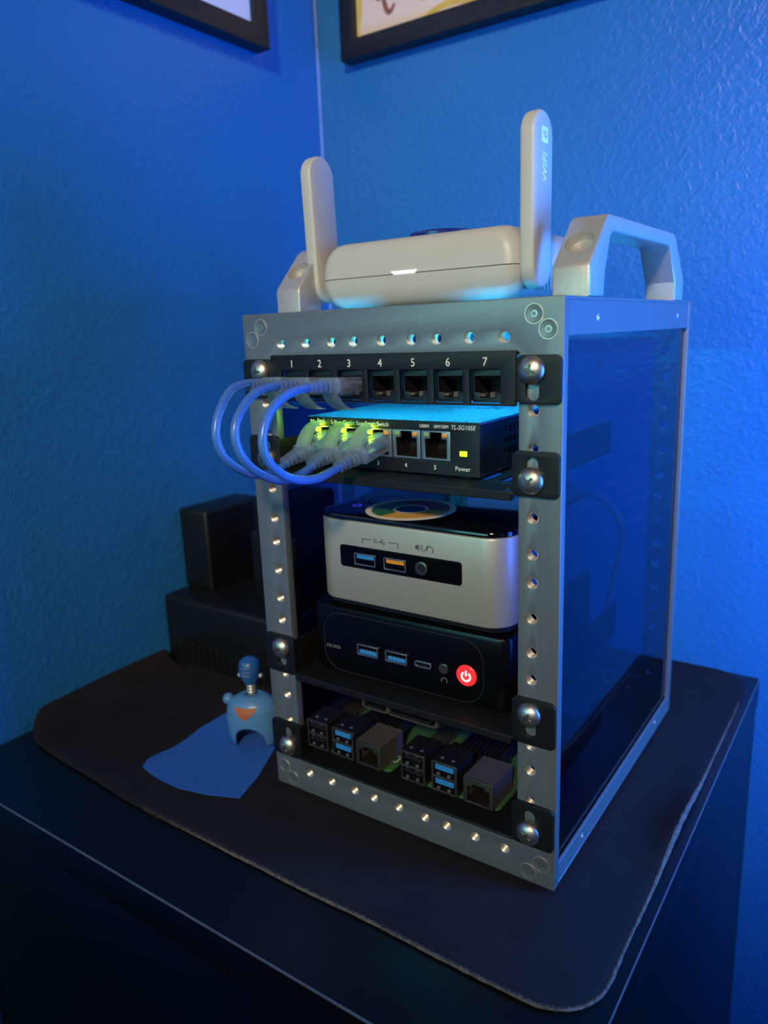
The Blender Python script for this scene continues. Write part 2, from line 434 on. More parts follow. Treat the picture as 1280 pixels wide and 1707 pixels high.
for t, dz in ((0.02, TH), (0.25, TH), (0.5, TH), (0.7, TH), (0.8, TH), (0.88, TH), (0.93, TH), (0.96, TH), (0.98, TH), (0.993, TH - 0.15), (1.0, TH - 0.9), (1.0, 1.0), (0.994, 0.05), (0.96, 0.0), (0.9, 0.0), (0.5, 0)):
    ring = []
    for p in OUT:
        q = MCEN + (p - MCEN) * t
        ring.append((q.x - MCEN.x, q.y - MCEN.y, dz + mat_z(q.x, q.y) + 0.02))
    rings.append(ring)
MB().loft(rings).build('pad', 'mat', mat_t, 50)
fib = MB()
n = len(OUT)
for i in range(n):
    p, q = OUT[i], OUT[(i + 1) % n]
    if p.x < -140 or p.y > 235: continue
    d = (q - p); L = d.length; d.normalize(); nrm = Vector((d.y, -d.x))
    right_side = p.x > 100
    bulk = 1.0 + (2.6 * math.exp(-((p.y - 82) / 50) ** 2) if right_side else 0)
    for k in range(int(L * 15 * bulk) + 1):
        c = p + d * random.random() * L
        mz = mat_z(c.x, c.y); z = random.uniform(0.15, 1.0) * TH + mz * random.uniform(0.4 if right_side else 1.0, 1.0)
        ln = random.uniform(0.35, 1.25); w = random.uniform(0.06, 0.17)
        out = nrm * ln + d * random.uniform(-0.8, 0.8)
        b0 = Vector((c.x - MCEN.x - nrm.x * 0.3, c.y - MCEN.y - nrm.y * 0.3, z))
        tip = b0 + Vector((out.x, out.y, random.uniform(-0.5, 0.9)))
        if tip.z < 0.1: tip.z = 0.1
        e1 = Vector((d.x, d.y, 0)) * w; e2 = Vector((0, 0, w))
        fib.add([b0 + e1, b0 - e1, b0 + e2, tip], [(0, 1, 3), (1, 2, 3), (2, 0, 3)])
core = [OUT[i] for i in range(n) if OUT[i].x > -120 and OUT[i].y < 225]
k0 = max(range(len(core)), key=lambda i: (core[i] - core[i - 1]).length)
core = core[k0:] + core[:k0]
MB().tube([(p.x - MCEN.x, p.y - MCEN.y, 1.5 + mat_z(p.x, p.y) * 0.85) for p in core], [(0.75 + 0.5 * noise.noise((p.x * 0.45, p.y * 0.45, 0)) + mat_z(p.x, p.y) * 0.16) * min(1, (q + 1) / 12, (len(core) - q) / 12) for q, p in enumerate(core)], 7).build('edge_roll', 'fray', mat_t, 70)
fo = fib.build('frayed_edge', 'fray', mat_t); fo['kind'] = 'stuff'

# ---------------------------------------------------------------- rack
W2, ZTOP, ZBOT, DEP = 85.3, 237.8, -26.8, 199.8
rack = thing('mini_rack', 'grey metal five-unit mini rack with holes and smoked side panels', 'rack', (0, 100, MT + 0.02))
RO = Vector((0, 100, MT + 0.02))
HX = [-60.325, -44.45, -28.575, -15.875, 0, 15.875, 28.575, 44.45, 60.325]
HZ = [0, 15.875, 31.75, 44.45, 60.325, 76.2, 88.9, 104.775, 120.65, 133.35, 149.225, 165.1, 177.8, 193.675, 209.55]
holes = [(x, 223.1) for x in HX] + [(x, -13.7) for x in HX] + [(s * 73.1, z) for s in (-1, 1) for z in HZ]
fs_pos = [(-73, 231.3), (-79.2, 225.3), (73, 231.5), (79, 225.5), (-79.2, -14.9), (-73.2, -21), (78.5, -15.1), (72.3, -21.2)]
polys = [rrect(-W2, W2, ZBOT - RO.z, ZTOP - RO.z, 0.8, 2), rrect(-66.6, 66.6, -6.6 - RO.z, 217.2 - RO.z, 0.6, 2)]
polys += [circ(x, z - RO.z, 2.5, 14) for x, z in holes]
fm = plate_mesh(polys, 5.0, 'xz', 0, 0.3); fm.materials.append(M['alu'])
front = share('front_frame', fm, rack, 0, 2.5 - RO.y, 0)
back = share('back_frame', fm, rack, 0, DEP - 2.5 - RO.y, 0)
ring = MB(); rg = []
for k in range(6):
    rg += [(2.55, k * 0.8), (2.2, k * 0.8 + 0.4)]
prof = [(2.6, 0.0)] + [(r, h) for r, h in rg[1:]] + [(2.6, 4.7)]
# threaded bore: inner ribbed wall only
nn = 14; vs = []; fcs = []
for i, (r, h) in enumerate(prof):
    for k in range(nn):
        a = 2 * PI * k / nn; vs.append((r * math.cos(a), h + 0.12, r * math.sin(a)))
for i in range(len(prof) - 1):
    for k in range(nn):
        fcs.append((i * nn + k, i * nn + (k + 1) % nn, (i + 1) * nn + (k + 1) % nn, (i + 1) * nn + k))
ring.add(vs, fcs)
rm = shared_mesh(ring, 'thread')
for x, z in holes:
    share('threaded_bore', rm, front, x, -2.5, z - RO.z)
    if x > 50 or z < 0: share('threaded_bore', rm, back, x, -2.5, z - RO.z)
fsm = shared_mesh(MB().lathe([(3.75, -1.5), (3.75, 0.12), (3.4, 0.32), (2.2, 0.12), (1.5, 0.05), (1.35, -1.2)], axis='y', n=22), 'alu')
hexm = shared_mesh(MB().lathe([(1.5, -1.2), (1.5, 0.08), (0.9, 0.1), (0.8, -0.9)], axis='y', n=6), 'steel')
def torus_y(r, t, n=26): return MB().tube([(r * math.cos(2 * PI * k / n), 0.0, r * math.sin(2 * PI * k / n)) for k in range(n)], t, 6, True)
rimm = shared_mesh(torus_y(3.85, 0.32), 'thread'); grvm = shared_mesh(torus_y(3.35, 0.34), 'recess_shade')
for x, z in fs_pos:
    o = share('frame_screw', fsm, rack, x, -RO.y, z - RO.z); share('hex_socket', hexm, o, 0, 0, 0, (0, random.random(), 0)); share('rim', rimm, o, 0, 0, 0); share('gap_shade_ring', grvm, o, 0, 0, 0)  # dark raised ring stands in for shade in the gap round the screw
# top and bottom sheets with side flanges
def sheet(name, z_flat, z_a, z_b, hole):
    mb_polys = [rrect(-W2 + 0.3, W2 - 0.3, 5.05 - RO.y, DEP - 5.05 - RO.y, 0.3, 1)]
    if hole: mb_polys += [rrect(a, b, 24 - RO.y, 176 - RO.y, 4, 4) for a, b in ((-62, -34), (20, 62))]  # unseen openings, placed so LED light escapes only near the router's ends
    o = plate(name, mb_polys, 1.5, 'alu', rack, 'xy', z_flat - RO.z, 0.2)
    for s in (-1, 1):
        x0, x1 = sorted((s * (W2 - 1.8), s * (W2 - 0.3)))
        fl = MB().rbox(x0, x1, 5.05 - RO.y, DEP - 5.05 - RO.y, z_a - RO.z, z_b - RO.z, 0.25, 1).build('side_flange', 'alu', o)
    return o
top_sheet = sheet('top_sheet', ZTOP - 0.8, 222.6, ZTOP - 1.5, True)
bot_sheet = sheet('bottom_sheet', ZBOT + 0.8, ZBOT + 1.5, -15.6, False)
bm_ = shared_mesh(MB().lathe([(1.6, -0.5), (1.6, 0.1), (1.2, 0.3), (0.6, 0.3), (0.5, 0.0)], axis='x', n=14), 'thread')
for y, z in ((38.7, 229.3), (169.5, 229.7), (36, -20.2), (164.4, -19.5)):
    for s in (-1, 1):
        share('flange_bolt', bm_, rack, s * (W2 - 0.25), y - RO.y, z - RO.z, (0, 0, 0 if s > 0 else PI))
for s in (-1, 1):
    x0, x1 = sorted((s * (W2 - 4.9), s * (W2 - 2.2)))
    MB().rbox(x0, x1, 5.2 - RO.y, DEP - 5.2 - RO.y, ZBOT + 2 - RO.z, ZTOP - 2 - RO.z, 0.3, 1).build('side_panel', 'acrylic', rack)
for a, b in ((-61.6, -34.4), (20.4, 61.6)): MB().rbox(a, b, 24.4 - RO.y, 175.6 - RO.y, ZTOP - 1.5 - RO.z, ZTOP - 0.1 - RO.z, 0.3, 1).build('added_light_window', 'top_acrylic', rack)  # added windows that pass LED light up to the router's underside
for sx in (-1, 1):
    for y in (16, 184):
        MB().lathe([(6, 0), (6.5, 0.6), (6.5, ZBOT - RO.z + 0.3)], (sx * 70, y - RO.y, 0), n=16).build('rubber_foot', 'rubber', rack)
strip = MB().box(-58, 58, 14 - RO.y, 18 - RO.y, ZTOP - 5.0 - RO.z, ZTOP - 3.2 - RO.z).build('led_strip', 'led_strip', rack)
MB().rbox(-60, 60, 11 - RO.y, 21 - RO.y, ZTOP - 3.2 - RO.z, ZTOP - 1.55 - RO.z, 0.3, 1).build('led_channel', 'alu', rack)
MB().box(-58, 58, 176 - RO.y, 180 - RO.y, ZTOP - 5.0 - RO.z, ZTOP - 3.2 - RO.z).build('led_strip', 'added_led_rear', rack)  # unseen rear strip, added to brighten the back of the rack interior
MB().rbox(-60, 60, 174 - RO.y, 182 - RO.y, ZTOP - 3.2 - RO.z, ZTOP - 1.85 - RO.z, 0.3, 1).build('led_channel', 'alu', rack)
# handles
prof_out = [(26.5, 0), (26.5, 13), (48.5, 33.3), (159, 33.6), (177.5, 0)]
prof_in = [(43.5, 0), (48.0, 22.5), (50.5, 26.8), (140, 26.8), (157, 13), (158.5, 0)]
def hpoly():
    o = [(26.5, 0), (26.5, 11.5), (27.1, 13.2), (45.5, 32.0), (49.0, 33.8), (153, 34.2), (157.5, 32.6), (177.0, 12.5), (177.8, 10.5), (177.8, 0),
         (160.3, 0), (159.9, 9.5), (147.5, 26.0), (143.5, 27.4), (54.5, 27.0), (51.2, 24.8), (45.5, 10.5), (44.5, 0)]
    return [(a - RO.y, b) for a, b in o]
hm = plate_mesh([hpoly()], 16.2, 'yz', 0, 0.9)
cutters = MB()
HREC = [Matrix.Translation((0, yy - RO.y, 22.4)) @ Matrix.Rotation(sg * math.radians(45), 4, 'X') for yy, sg in ((36.0, 1), (168.0, -1))]
for X in HREC: cutters.lathe([(0.01, -4.6), (3.6, -4.4), (5.2, -3.8), (6.0, -2.6), (6.2, 0.5), (6.2, 6.0)], n=32, X=X)
tmp = bpy.data.objects.new('tmp', hm); COL.objects.link(tmp)
tcut = bpy.data.objects.new('tmpcut', cutters.mesh('tmpcut')); COL.objects.link(tcut)
bo = tmp.modifiers.new('cut', 'BOOLEAN'); bo.object = tcut; bo.operation = 'DIFFERENCE'; bo.solver = 'EXACT'
dg = bpy.context.evaluated_depsgraph_get()
hm2 = bpy.data.meshes.new_from_object(tmp.evaluated_get(dg))
bpy.data.objects.remove(tmp); bpy.data.objects.remove(tcut)
finish(hm2, True, 32)
hm2.materials.clear(); hm2.materials.append(M['cast'])
for s in (-1, 1):
    h = share('carry_handle', hm2, rack, s * 77.2, 0, ZTOP - RO.z + 0.03)

# ---------------------------------------------------------------- screws, shelves, panel
dome = [(5.7, 0.0), (5.75, 0.5), (5.4, 1.5), (4.5, 2.6), (3.2, 3.4), (1.7, 3.85), (0.3, 3.95)]
scr_m = shared_mesh(MB().lathe([(2.3, -3), (2.3, 0)] + dome, axis='y', n=28), 'steel')
crossb = MB()  # raised darker bars stand in for the shaded cross in the head
for a in (0, PI / 2):
    crossb.rbox(-2.6, 2.6, -4.02, -2.6, -0.55, 0.55, 0.2, 1, Matrix.Rotation(a, 4, 'Y'))
crossb.lathe([(1.3, 2.8), (1.3, 4.05), (0.8, 4.1)], axis='y', n=10)
cross_m = shared_mesh(crossb, 'recess_shade')
def screw(parent, x, y, z):
    a = random.random() * PI / 2
    o = share('mounting_screw', scr_m, parent, x, y, z); share('cross_shade', cross_m, o, 0, 0, 0, (0, a, 0))

def slot(x, z0, z1, w=5.6): return rrect(x - w / 2, x + w / 2, z0, z1, w / 2, 6)
def ears(parent, z0, z1, scr_z, s0, s1, ox, oz, both=True):
    for s in (-1, 1):
        xa, xb = sorted((s * 64.8, s * 85.0))
        outl = rrect(xa, xb, z0 - oz, z1 - oz, 2.6, 4)
        plate('ear', [outl, slot(s * 73.3, s0 - oz, s1 - oz)], 1.8, 'blacksteel', parent, 'xz', -1.0, 0.2)
        screw(parent, s * 73.2, -1.95, scr_z - oz)

def shelf(name, label, z0, z1, scr, s0, s1, depth, slots, lip=4.5):
    t = thing(name, label, 'rack shelf', (0, 0, z0))
    ears(t, z0, z1, scr, s0, s1, 0, z0)
    polys = [rrect(-65.6, 65.6, -1.8, depth, 1, 2)]
    for (x, y, w, l) in slots: polys.append(rrect(x - w / 2, x + w / 2, y - l / 2, y + l / 2, min(w, l) / 2, 4))
    plate('deck', polys, 1.4, 'blacksteel', t, 'xy', 0.7, 0.15)
    for s in (-1, 1):
        xa, xb = sorted((s * 64.4, s * 65.6))
        MB().rbox(xa, xb, -1.8, depth, 1.3, z1 - z0 - 1.5, 0.3, 1).build('side_wall', 'blacksteel', t)
    MB().rbox(-64.3, 64.3, -2.0, -0.8, -lip + 2, 1.2, 0.4, 1).build('front_lip', 'blacksteel', t)
    return t
vent = [(x, y, 5, 24) for x in range(-50, 51, 10) for y in (30, 62, 94)] + [(59, 8 + 9 * k, 5, 3.4) for k in range(10)]
shelf4 = shelf('rack_shelf', 'vented black steel shelf under the network switch', 158.4, 177.4, 165.3, 162.6, 175, 120, vent)
shelf2 = shelf('rack_shelf', 'black steel shelf carrying the two mini computers', 45.6, 67.6, 60.4, 49.4, 63.2, 140, [(x, y, 6, 30) for x in (-40, -20, 0, 20, 40) for y in (45, 95)])
shelf1 = shelf('rack_shelf', 'lowest black steel tray carrying the circuit boards', -6.2, 15.4, 1.0, -2.0, 12.0, 120, [(x, 90, 6, 30) for x in (-40, -20, 0, 20, 40)], 2.0)

# patch panel
PZ = 195.4
pp = thing('network_patch_bay', 'black seven-port patch panel numbered one to seven at rack top', 'patch panel', (0, 0, PZ))
PC = [(k - 3) * 17.45 for k in range(7)]
body = [rrect(-66.2, 66.2, 0, 22.2, 0.8, 2)] + [rrect(x - 7.1, x + 7.1, 0.9, 14.9, 0.5, 2) for x in PC]
plate('face_plate', body, 1.8, 'blacksteel', pp, 'xz', -1.2, 0.25)
MB().rbox(-66.0, 66.0, -0.4, 9.5, 20.6, 21.7, 0.4, 1).build('top_return', 'blacksteel', pp)
for s in (-1, 1):
    xa, xb = sorted((s * 66.3, s * 85.3))
    outl = rrect(xa, xb, 0.9, 20.4, 2.8, 4)
    plate('ear', [outl, slot(s * 73.3, 2.2, 16.0)], 1.8, 'blacksteel', pp, 'xz', -1.1, 0.2)
    screw(pp, s * 73.2, -2.05, 209.8 - PZ)
for k, x in enumerate(PC):
    text('port_number', str(k + 1), 5.0, (x + 0.2, -2.2, 17.8), 'white_ink', pp, sx=0.95)
    hole = [(-5.9, 4.6), (5.9, 4.6), (5.9, 11.6), (-5.9, 11.6)]
    hole = [(-5.9, 11.9), (-5.9, 5.2), (-3.6, 5.2), (-3.6, 3.0), (3.6, 3.0), (3.6, 5.2), (5.9, 5.2), (5.9, 11.9)]
    j = plate('keystone_jack', [rrect(-6.9, 6.9, 1.1, 14.7, 0.4, 2), hole], 1.6, 'blackplastic', pp, 'xz', 1.2, 0.15)
    put(j, x, 0, 0)
    c = MB()
    c.box(-6.9, 6.9, 14, 15, 1.1, 14.7); c.box(-6.9, -5.95, 2, 14, 1.1, 14.7); c.box(5.95, 6.9, 2, 14, 1.1, 14.7)
    c.box(-5.95, 5.95, 2, 14, 12, 14.7); c.box(-5.95, 5.95, 2, 14, 1.1, 2.6)
    c.build('housing', 'cavity', j)
    MB().box(-6.9, 6.9, 0.5, 1.9, 14.75, 14.9).build('top_clip', 'blackplastic', j)
    w = MB()
    for q in range(8): w.box(-4.4 + q * 1.2, -4.1 + q * 1.2, 4.5, 12.5, 10.8, 11.1)
    w.rbox(-4.4, -1.3, 0.8, 4.0, 3.4, 4.8, 0.3, 1); w.rbox(0.8, 3.2, 0.8, 4.0, 3.0, 5.4, 0.3, 1)
    w.build('contact_pins', 'chip_grey', j)

# ---------------------------------------------------------------- network switch
SWX, SWY, SWZ = -9.0, 15.0, 160.9
sw = thing('network_switch', 'small black five-port network switch with three lit ports', 'network switch', (SWX, SWY, SWZ))
SW = 50.0; SH = 25.0; SD = 98
fmp = [rrect(-SW, SW, 0, SH, 0.6, 2)]
PX = [-37.9 + 16.25 * k for k in range(5)]
fmp += [rrect(x - 7.9, x + 7.9, 6.6, 20.6, 0.2, 1) for x in PX]
plate('front_face', fmp, 1.2, 'switch_face', sw, 'xz', 0.6, 0.15)
side_h = [rrect(1.5, SD, 0, SH - 1.6, 0.4, 1)] + [rrect(26 + 4.6 * k, 28 + 4.6 * k, 6.2 + 5.6 * r, 9.6 + 5.6 * r, 0.3, 1) for k in range(12) for r in range(3)]
for s in (-1, 1): plate('side_panel', side_h, 1.2, 'switch_face', sw, 'yz', s * (SW - 0.7), 0.15)
MB().rbox(-SW, SW, 0.1, SD, SH - 1.5, SH + 0.2, 0.5, 2).build('top_cover', 'switch_top', sw)
MB().rbox(-SW, SW, 1.3, SD, 0.05, 1.2, 0.3, 1).build('bottom_cover', 'switch_face', sw)
MB().rbox(-SW, SW, SD - 1.2, SD, 1.2, SH - 1.5, 0.3, 1).build('back_panel', 'switch_face', sw)
MB().box(-47, 47, 14, 15, 1.3, SH - 1.7).build('inner_board', 'cavity', sw)
text('top_emblem', 'tp-link', 17, (6, 58, SH + 0.22), 'switch_top', sw, 'xy', sx=1.25, t=0.5)
lit = {0: True, 1: True, 2: True}
for k, x in enumerate(PX):
    hole = [(-5.9, -5.9), (5.9, -5.9), (5.9, 3.2), (3.1, 3.2), (3.1, 6.2), (-3.1, 6.2), (-3.1, 3.2), (-5.9, 3.2)]
    p = plate('ethernet_port', [rrect(-7.75, 7.75, -6.85, 6.85, 0.2, 1), hole], 1.0, 'portmetal', sw, 'xz', 0, 0.1)
    put(p, x, 0.35, 13.6)
    c = MB(); c.box(-6.2, 6.2, 12, 12.6, -6.2, 6.4); c.box(-6.3, -5.95, 0.6, 12, -6.2, 6.4); c.box(5.95, 6.3, 0.6, 12, -6.2, 6.4)
    c.box(-5.95, 5.95, 0.6, 12, -6.3, -5.95); c.box(-5.95, 5.95, 0.6, 12, 6.25, 6.5)
    c.build('socket', 'cavity', p)
    w = MB()
    for q in range(8): w.tube([(-3.6 + q * 1.02, 1.4, -5.4), (-3.6 + q * 1.02, 9.5, -2.6)], 0.2, 5)
    w.build('contact_pins', 'gold', p)
    for s in (-1, 1):
        m = ('led_green' if k in lit and s < 0 else ('led_green_off' if s < 0 else 'led_amber'))
        MB().rbox(-1.35, 1.35, -0.95, 0.2, -1.0, 1.0, 0.3, 2).build('link_light', m, p).location = Vector((s * 4.9, 0, 5.0)) * S
        MB().box(-1.6, 1.6, -0.62, -0.4, -1.2, -1.0).build('light_frame', 'chip', p).location = Vector((s * 4.9, 0, 5.0)) * S
    text('port_number', str(k + 1), 3.0, (x - 0.6, -0.1, 3.3), 'white_ink', sw)
    if k < 3:   # the second, smaller lit status lamp by the upper lip
        MB().rbox(-0.8, 0.8, -0.4, 0.3, -0.7, 0.7, 0.3, 2).build('status_light', 'led_green', sw).location = Vector((x - 3.2, 0, 21.6)) * S
MB().rbox(-1.9, 1.9, -0.4, 0.4, -1.2, 1.2, 0.3, 2).build('power_light', 'led_power', sw).location = Vector((41.6, 0, 10.6)) * S
text('brand_print', 'tp-link', 4.0, (-48.0, -0.1, 22.8), 'white_ink', sw, align='LEFT')
text('series_print', '5-Port Gigabit Easy Smart Switch', 2.95, (-34.5, -0.1, 22.5), 'white_ink', sw, align='LEFT', sx=0.9)
text('model_print', 'TL-SG105E', 2.9, (41.5, -0.1, 22.4), 'white_ink', sw, shear=0.2, sx=0.95)
text('speed_print', '1000M', 2.2, (21.0, -0.1, 22.5), 'white_ink', sw, sx=0.9)
text('speed_print', '10M/100M', 2.2, (30.0, -0.1, 22.5), 'white_ink', sw, sx=0.85)
text('power_print', 'Power', 3.0, (41.2, -0.1, 3.5), 'white_ink', sw)
for x in (-42, 42):
    for y in (10, 88):
        MB().cyl((x, y, -1.0), 4, 1.1).build('foot', 'rubber', sw)

# ---------------------------------------------------------------- patch cables
def plug_parts(root, x, y, z, ang, up):
    """clear plug: nose at (x,y,z), body runs back along -y then follows the boot; up=+1 latch on top, -1 underneath"""
    X = Matrix.Translation((x, y, z)) @ Matrix.Rotation(ang, 4, 'X')
    p = MB(); p.rbox(-5.8, 5.8, -17, 6, -3.6, 3.6, 0.7, 2, X)
    plug = p.build('plug', 'plug', root)
    wr = MB()
    for q in range(8): wr.box(-3.9 + q * 1.02, -3.3 + q * 1.02, -12, 4.5, -0.5 * up - 0.3, -0.5 * up + 0.3, X)
    wr.build('wires', 'cable', plug)
    b = MB()
    rr = []
    for i in range(13):
        yy = -14.5 - i * 1.35
        f = i / 12; wx = 5.7 * (1 - f) + 2.9 * f; wz = 3.6 * (1 - f) + 2.7 * f
        if i % 2: wx -= 0.45; wz -= 0.45
        rr.append([tuple(X @ Vector((a, yy, c))) for a, c in rrect(-wx, wx, -wz, wz, min(wx, wz) * 0.75, 4)])
    b.loft(rr); b.build('boot', 'boot', root)
    t = MB(); pts = [(-17.5, 3.2), (-15, 6.4), (-11.5, 9.3), (-7, 11.1), (-2.0, 11.7)]
    outer = pts; th = [0.5, 1.0, 1.2, 1.1, 0.7]
    rr = []
    for (yy, zz), h in zip(smooth_path([(a, c, 0) for a, c in pts], 4), [0] * 99) if False else [((q.x, q.y), 0) for q in smooth_path([(a, c, 0) for a, c in pts], 4)]:
        f = (yy + 17.5) / 15.5; hh = 1.9 * (1 - f) + 0.55
        wdt = 3.6
        # sheet normal points away from the plug
        rr.append([tuple(X @ Vector((a, yy + c * 0.65, up * (zz - c * 0.75)))) for a, c in ((-wdt, 0), (wdt, 0), (wdt, hh), (-wdt, hh))])
    t.loft(rr); t.build('latch_cover', 'tab', plug)
    l = MB(); l.add([], []); l.box(-3, 3, -8.5, 5.5, up * 4.2 - 0.45, up * 4.2 + 0.45, X); l.build('latch', 'plug', plug)
LX = [SWX + PX[k] for k in range(3)]
loops = [
    [(-31.5, 206.3), (-44, 204.3), (-53.0, 195.5), (-57.0, 186.0), (-54.5, 176.5), (-46.1, 169.0), (-35.2, 164.6), (-21, 165.6)],
    [(-31.5, 205.5), (-46.6, 203.4), (-57.5, 196), (-62.0, 188.0), (-60.0, 178.5), (-52.0, 170.0), (-37.5, 163.6), (-22, 165.2)],
    [(-31.5, 204.6), (-46.6, 202.6), (-58.1, 196.1), (-63.4, 185.8), (-60.8, 176.5), (-49.9, 168.2), (-35, 165.0), (-22, 166.5)]]
cab_labels = ['blue patch cable in panel port one, outermost loop of the three',
              'blue patch cable in panel port two, middle loop of the three',
              'blue patch cable in panel port three, nearest loop of the three']
for k in range(3):
    t = thing('patch_cable', cab_labels[k], 'cable', (PC[k], 0, 203.5), 0, 'blue patch cables')
    o = Vector((PC[k], 0, 203.5))
    zu = 203.6; x0 = PC[k]; x1 = LX[k]; zl = SWZ + 12.6
    plug_parts(t, 0, -1.0, zu - 203.5, math.radians(-3 + k * 0.5), -1)
    ang = math.radians(11)
    plug_parts(t, x1 - x0, SWY - 2.5, zl - 203.5, ang, 1)
    gl = bpy.data.lights.new('link_glow', 'POINT'); gl.energy = 0.0022; gl.color = (0.55, 1.0, 0.03); gl.shadow_soft_size = 0.0012
    go = bpy.data.objects.new('link_glow', gl); COL.objects.link(go); go.location = Vector((x1 - 3.6, SWY - 2.6, SWZ + 20.6)) * S
    L = loops[k]; nP = len(L)
    pts = [(0, -20, zu - 203.5 + 1.2)]
    for i, (yy, zz) in enumerate(L):
        f = i / (nP - 1)
        pts.append(((x1 - x0) * f, yy, zz - 203.5))
    pts.append((x1 - x0, SWY - 2.5 - 21, zl - 203.5 - 4.0))
    jk = MB().tube(smooth_path(pts, 8), 1.95, 14).build('jacket', 'cable', t)

# ---------------------------------------------------------------- USB helper
def usb_a(parent, x, y, z, tongue, w=12.6, h=5.6, shell='portmetal'):
    p = plate('usb_port', [rrect(-w / 2, w / 2, -h / 2, h / 2, 0.3, 1), rrect(-w / 2 + 0.5, w / 2 - 0.5, -h / 2 + 0.5, h / 2 - 0.5, 0.2, 1)], 1.4, shell, parent, 'xz', 0, 0.1)
    put(p, x, y, z)
    c = MB(); c.box(-w / 2 + 0.3, w / 2 - 0.3, 7, 7.4, -h / 2, h / 2); c.build('socket', 'cavity', p)
    MB().rbox(-w / 2 + 1.1, w / 2 - 1.1, -0.1, 7, 0.1, h / 2 - 0.75, 0.2, 1).build('tongue', tongue, p)
    q = MB()
    for k in range(4): q.box(-4.0 + k * 2.3, -3.0 + k * 2.3, 0.2, 5, -0.25, 0.1)
    q.box(-4.6, -2.2, 0.2, 3, -h / 2 + 0.5, -h / 2 + 1.1); q.box(2.0, 4.4, 0.2, 3, -h / 2 + 0.5, -h / 2 + 1.1)
    q.build('contacts', 'usbgrey', p)
    return p

def footprint_loft(x0, x1, y0, y1, r, prof, n=8):
    """stack of rounded rectangles: prof = (inset, z)"""
    return [[(a, b, z) for a, b in rrect(x0 + i, x1 - i, y0 + i, y1 - i, max(r - i, 0.5), n)] for i, z in prof]

# ---------------------------------------------------------------- silver mini PC
nuc = thing('silver_mini_computer', 'silver mini computer with glossy black lid and a round sticker', 'mini computer', (-55.0, 10.0, 87.0), math.radians(0.4))
NW, ND = 111.0, 111.0
NB = 3.6       # feet height to silver body
body = MB().loft(footprint_loft(0, NW, 0, ND, 13, [(1.2, NB), (0.4, NB + 0.35), (0, NB + 1.2), (0, 46.0), (0.3, 46.8), (0.9, 47.2)]))
nb = body.build('body', 'silver', nuc)
MB().loft(footprint_loft(1.5, NW - 1.5, 1.5, ND - 1.5, 10, [(0, 1.4), (0, NB + 0.1)])).build('bottom_plate', 'blackplastic', nuc)
MB().loft(footprint_loft(0.2, NW - 0.2, 0.2, ND - 0.2, 13, [(0.4, 47.25), (0.0, 47.6), (0.0, 49.0), (0.5, 49.8), (1.6, 50.1)])).build('lid', 'glossblack', nuc)
for x in (14, NW - 14):
    for y in (14, ND - 14): MB().cyl((x, y, -0.1), 5, 1.6).build('foot', 'rubber', nuc)
win = plate('port_window', [rrect(17.4, 88.4, 22.8, 34.3, 1.5, 4)], 0.7, 'window_black', nuc, 'xz', -0.2, 0.1)
for x0, tg in ((33.2, 'usbblue'), (51.3, 'usborange')):
    usb_a(nuc, x0, -0.5, 27.9, tg, 13.0, 6.2)
jack = MB().lathe([(3.4, 0), (3.4, 0.9), (2.9, 1.1), (2.0, 1.0), (1.8, 0.2)], (66.7, -0.3, 28.3), 'y', 20).build('audio_jack', 'darkshield', nuc)
MB().cyl((66.7, -1.35, 28.3), 1.7, 0.1, 'y').build('hole', 'cavity', jack)
def lines(name, segs, w, material, parent, y):
    m = MB()
    for (a, b), (c, d) in segs:
        dv = Vector((c - a, d - b)); ln = dv.length; an = math.atan2(d - b, c - a)
        X = Matrix.Translation((a, y, b)) @ Matrix.Rotation(-an, 4, 'Y')
        m.box(-w / 2, ln + w / 2, -0.05, 0.05, -w / 2, w / 2, X)
    return m.build(name, material, parent)
lines('usb_bracket_print', [((31.5, 36.5), (31.5, 38.7)), ((31.5, 38.7), (36.5, 38.7)), ((48, 38.7), (53.0, 38.7)), ((53.0, 38.7), (53.0, 36.5))], 0.35, 'dark_ink', nuc, -0.08)
text('usb_print', 'SS', 3.0, (39.4, -0.08, 38.3), 'dark_ink', nuc, sx=0.8)
lines('usb_print', [((41.4, 38.2), (45.6, 38.2)), ((42.4, 38.2), (43.3, 39.3)), ((43.3, 39.3), (44.4, 39.3)), ((43.3, 38.2), (44.2, 37.2)), ((44.2, 37.2), (45.2, 37.2))], 0.35, 'dark_ink', nuc, -0.08)
sp = MB(); sp.add([(63.0, -0.08, 37.6), (63.8, -0.08, 37.6), (65.0, -0.08, 36.8), (65.0, -0.08, 40.0), (63.8, -0.08, 39.2), (63.0, -0.08, 39.2)], [(0, 1, 2, 3, 4, 5)])
sp.build('speaker_print', 'dark_ink', nuc)
lines('speaker_print', [((65.8, 37.4), (66.1, 38.4)), ((66.1, 38.4), (65.8, 39.4)), ((66.8, 36.9), (67.2, 38.4)), ((67.2, 38.4), (66.8, 39.9)), ((67.8, 36.4), (70.3, 40.4))], 0.32, 'dark_ink', nuc, -0.08)
lines('headset_print', [((71.3 + 1.7 * math.cos(a), 38.0 + 1.7 * math.sin(a)), (71.3 + 1.7 * math.cos(a + 0.4), 38.0 + 1.7 * math.sin(a + 0.4))) for a in [(-0.5 + 0.4 * i) for i in range(10)]] + [((72.9, 37.4), (72.4, 36.6))], 0.4, 'dark_ink', nuc, -0.08)
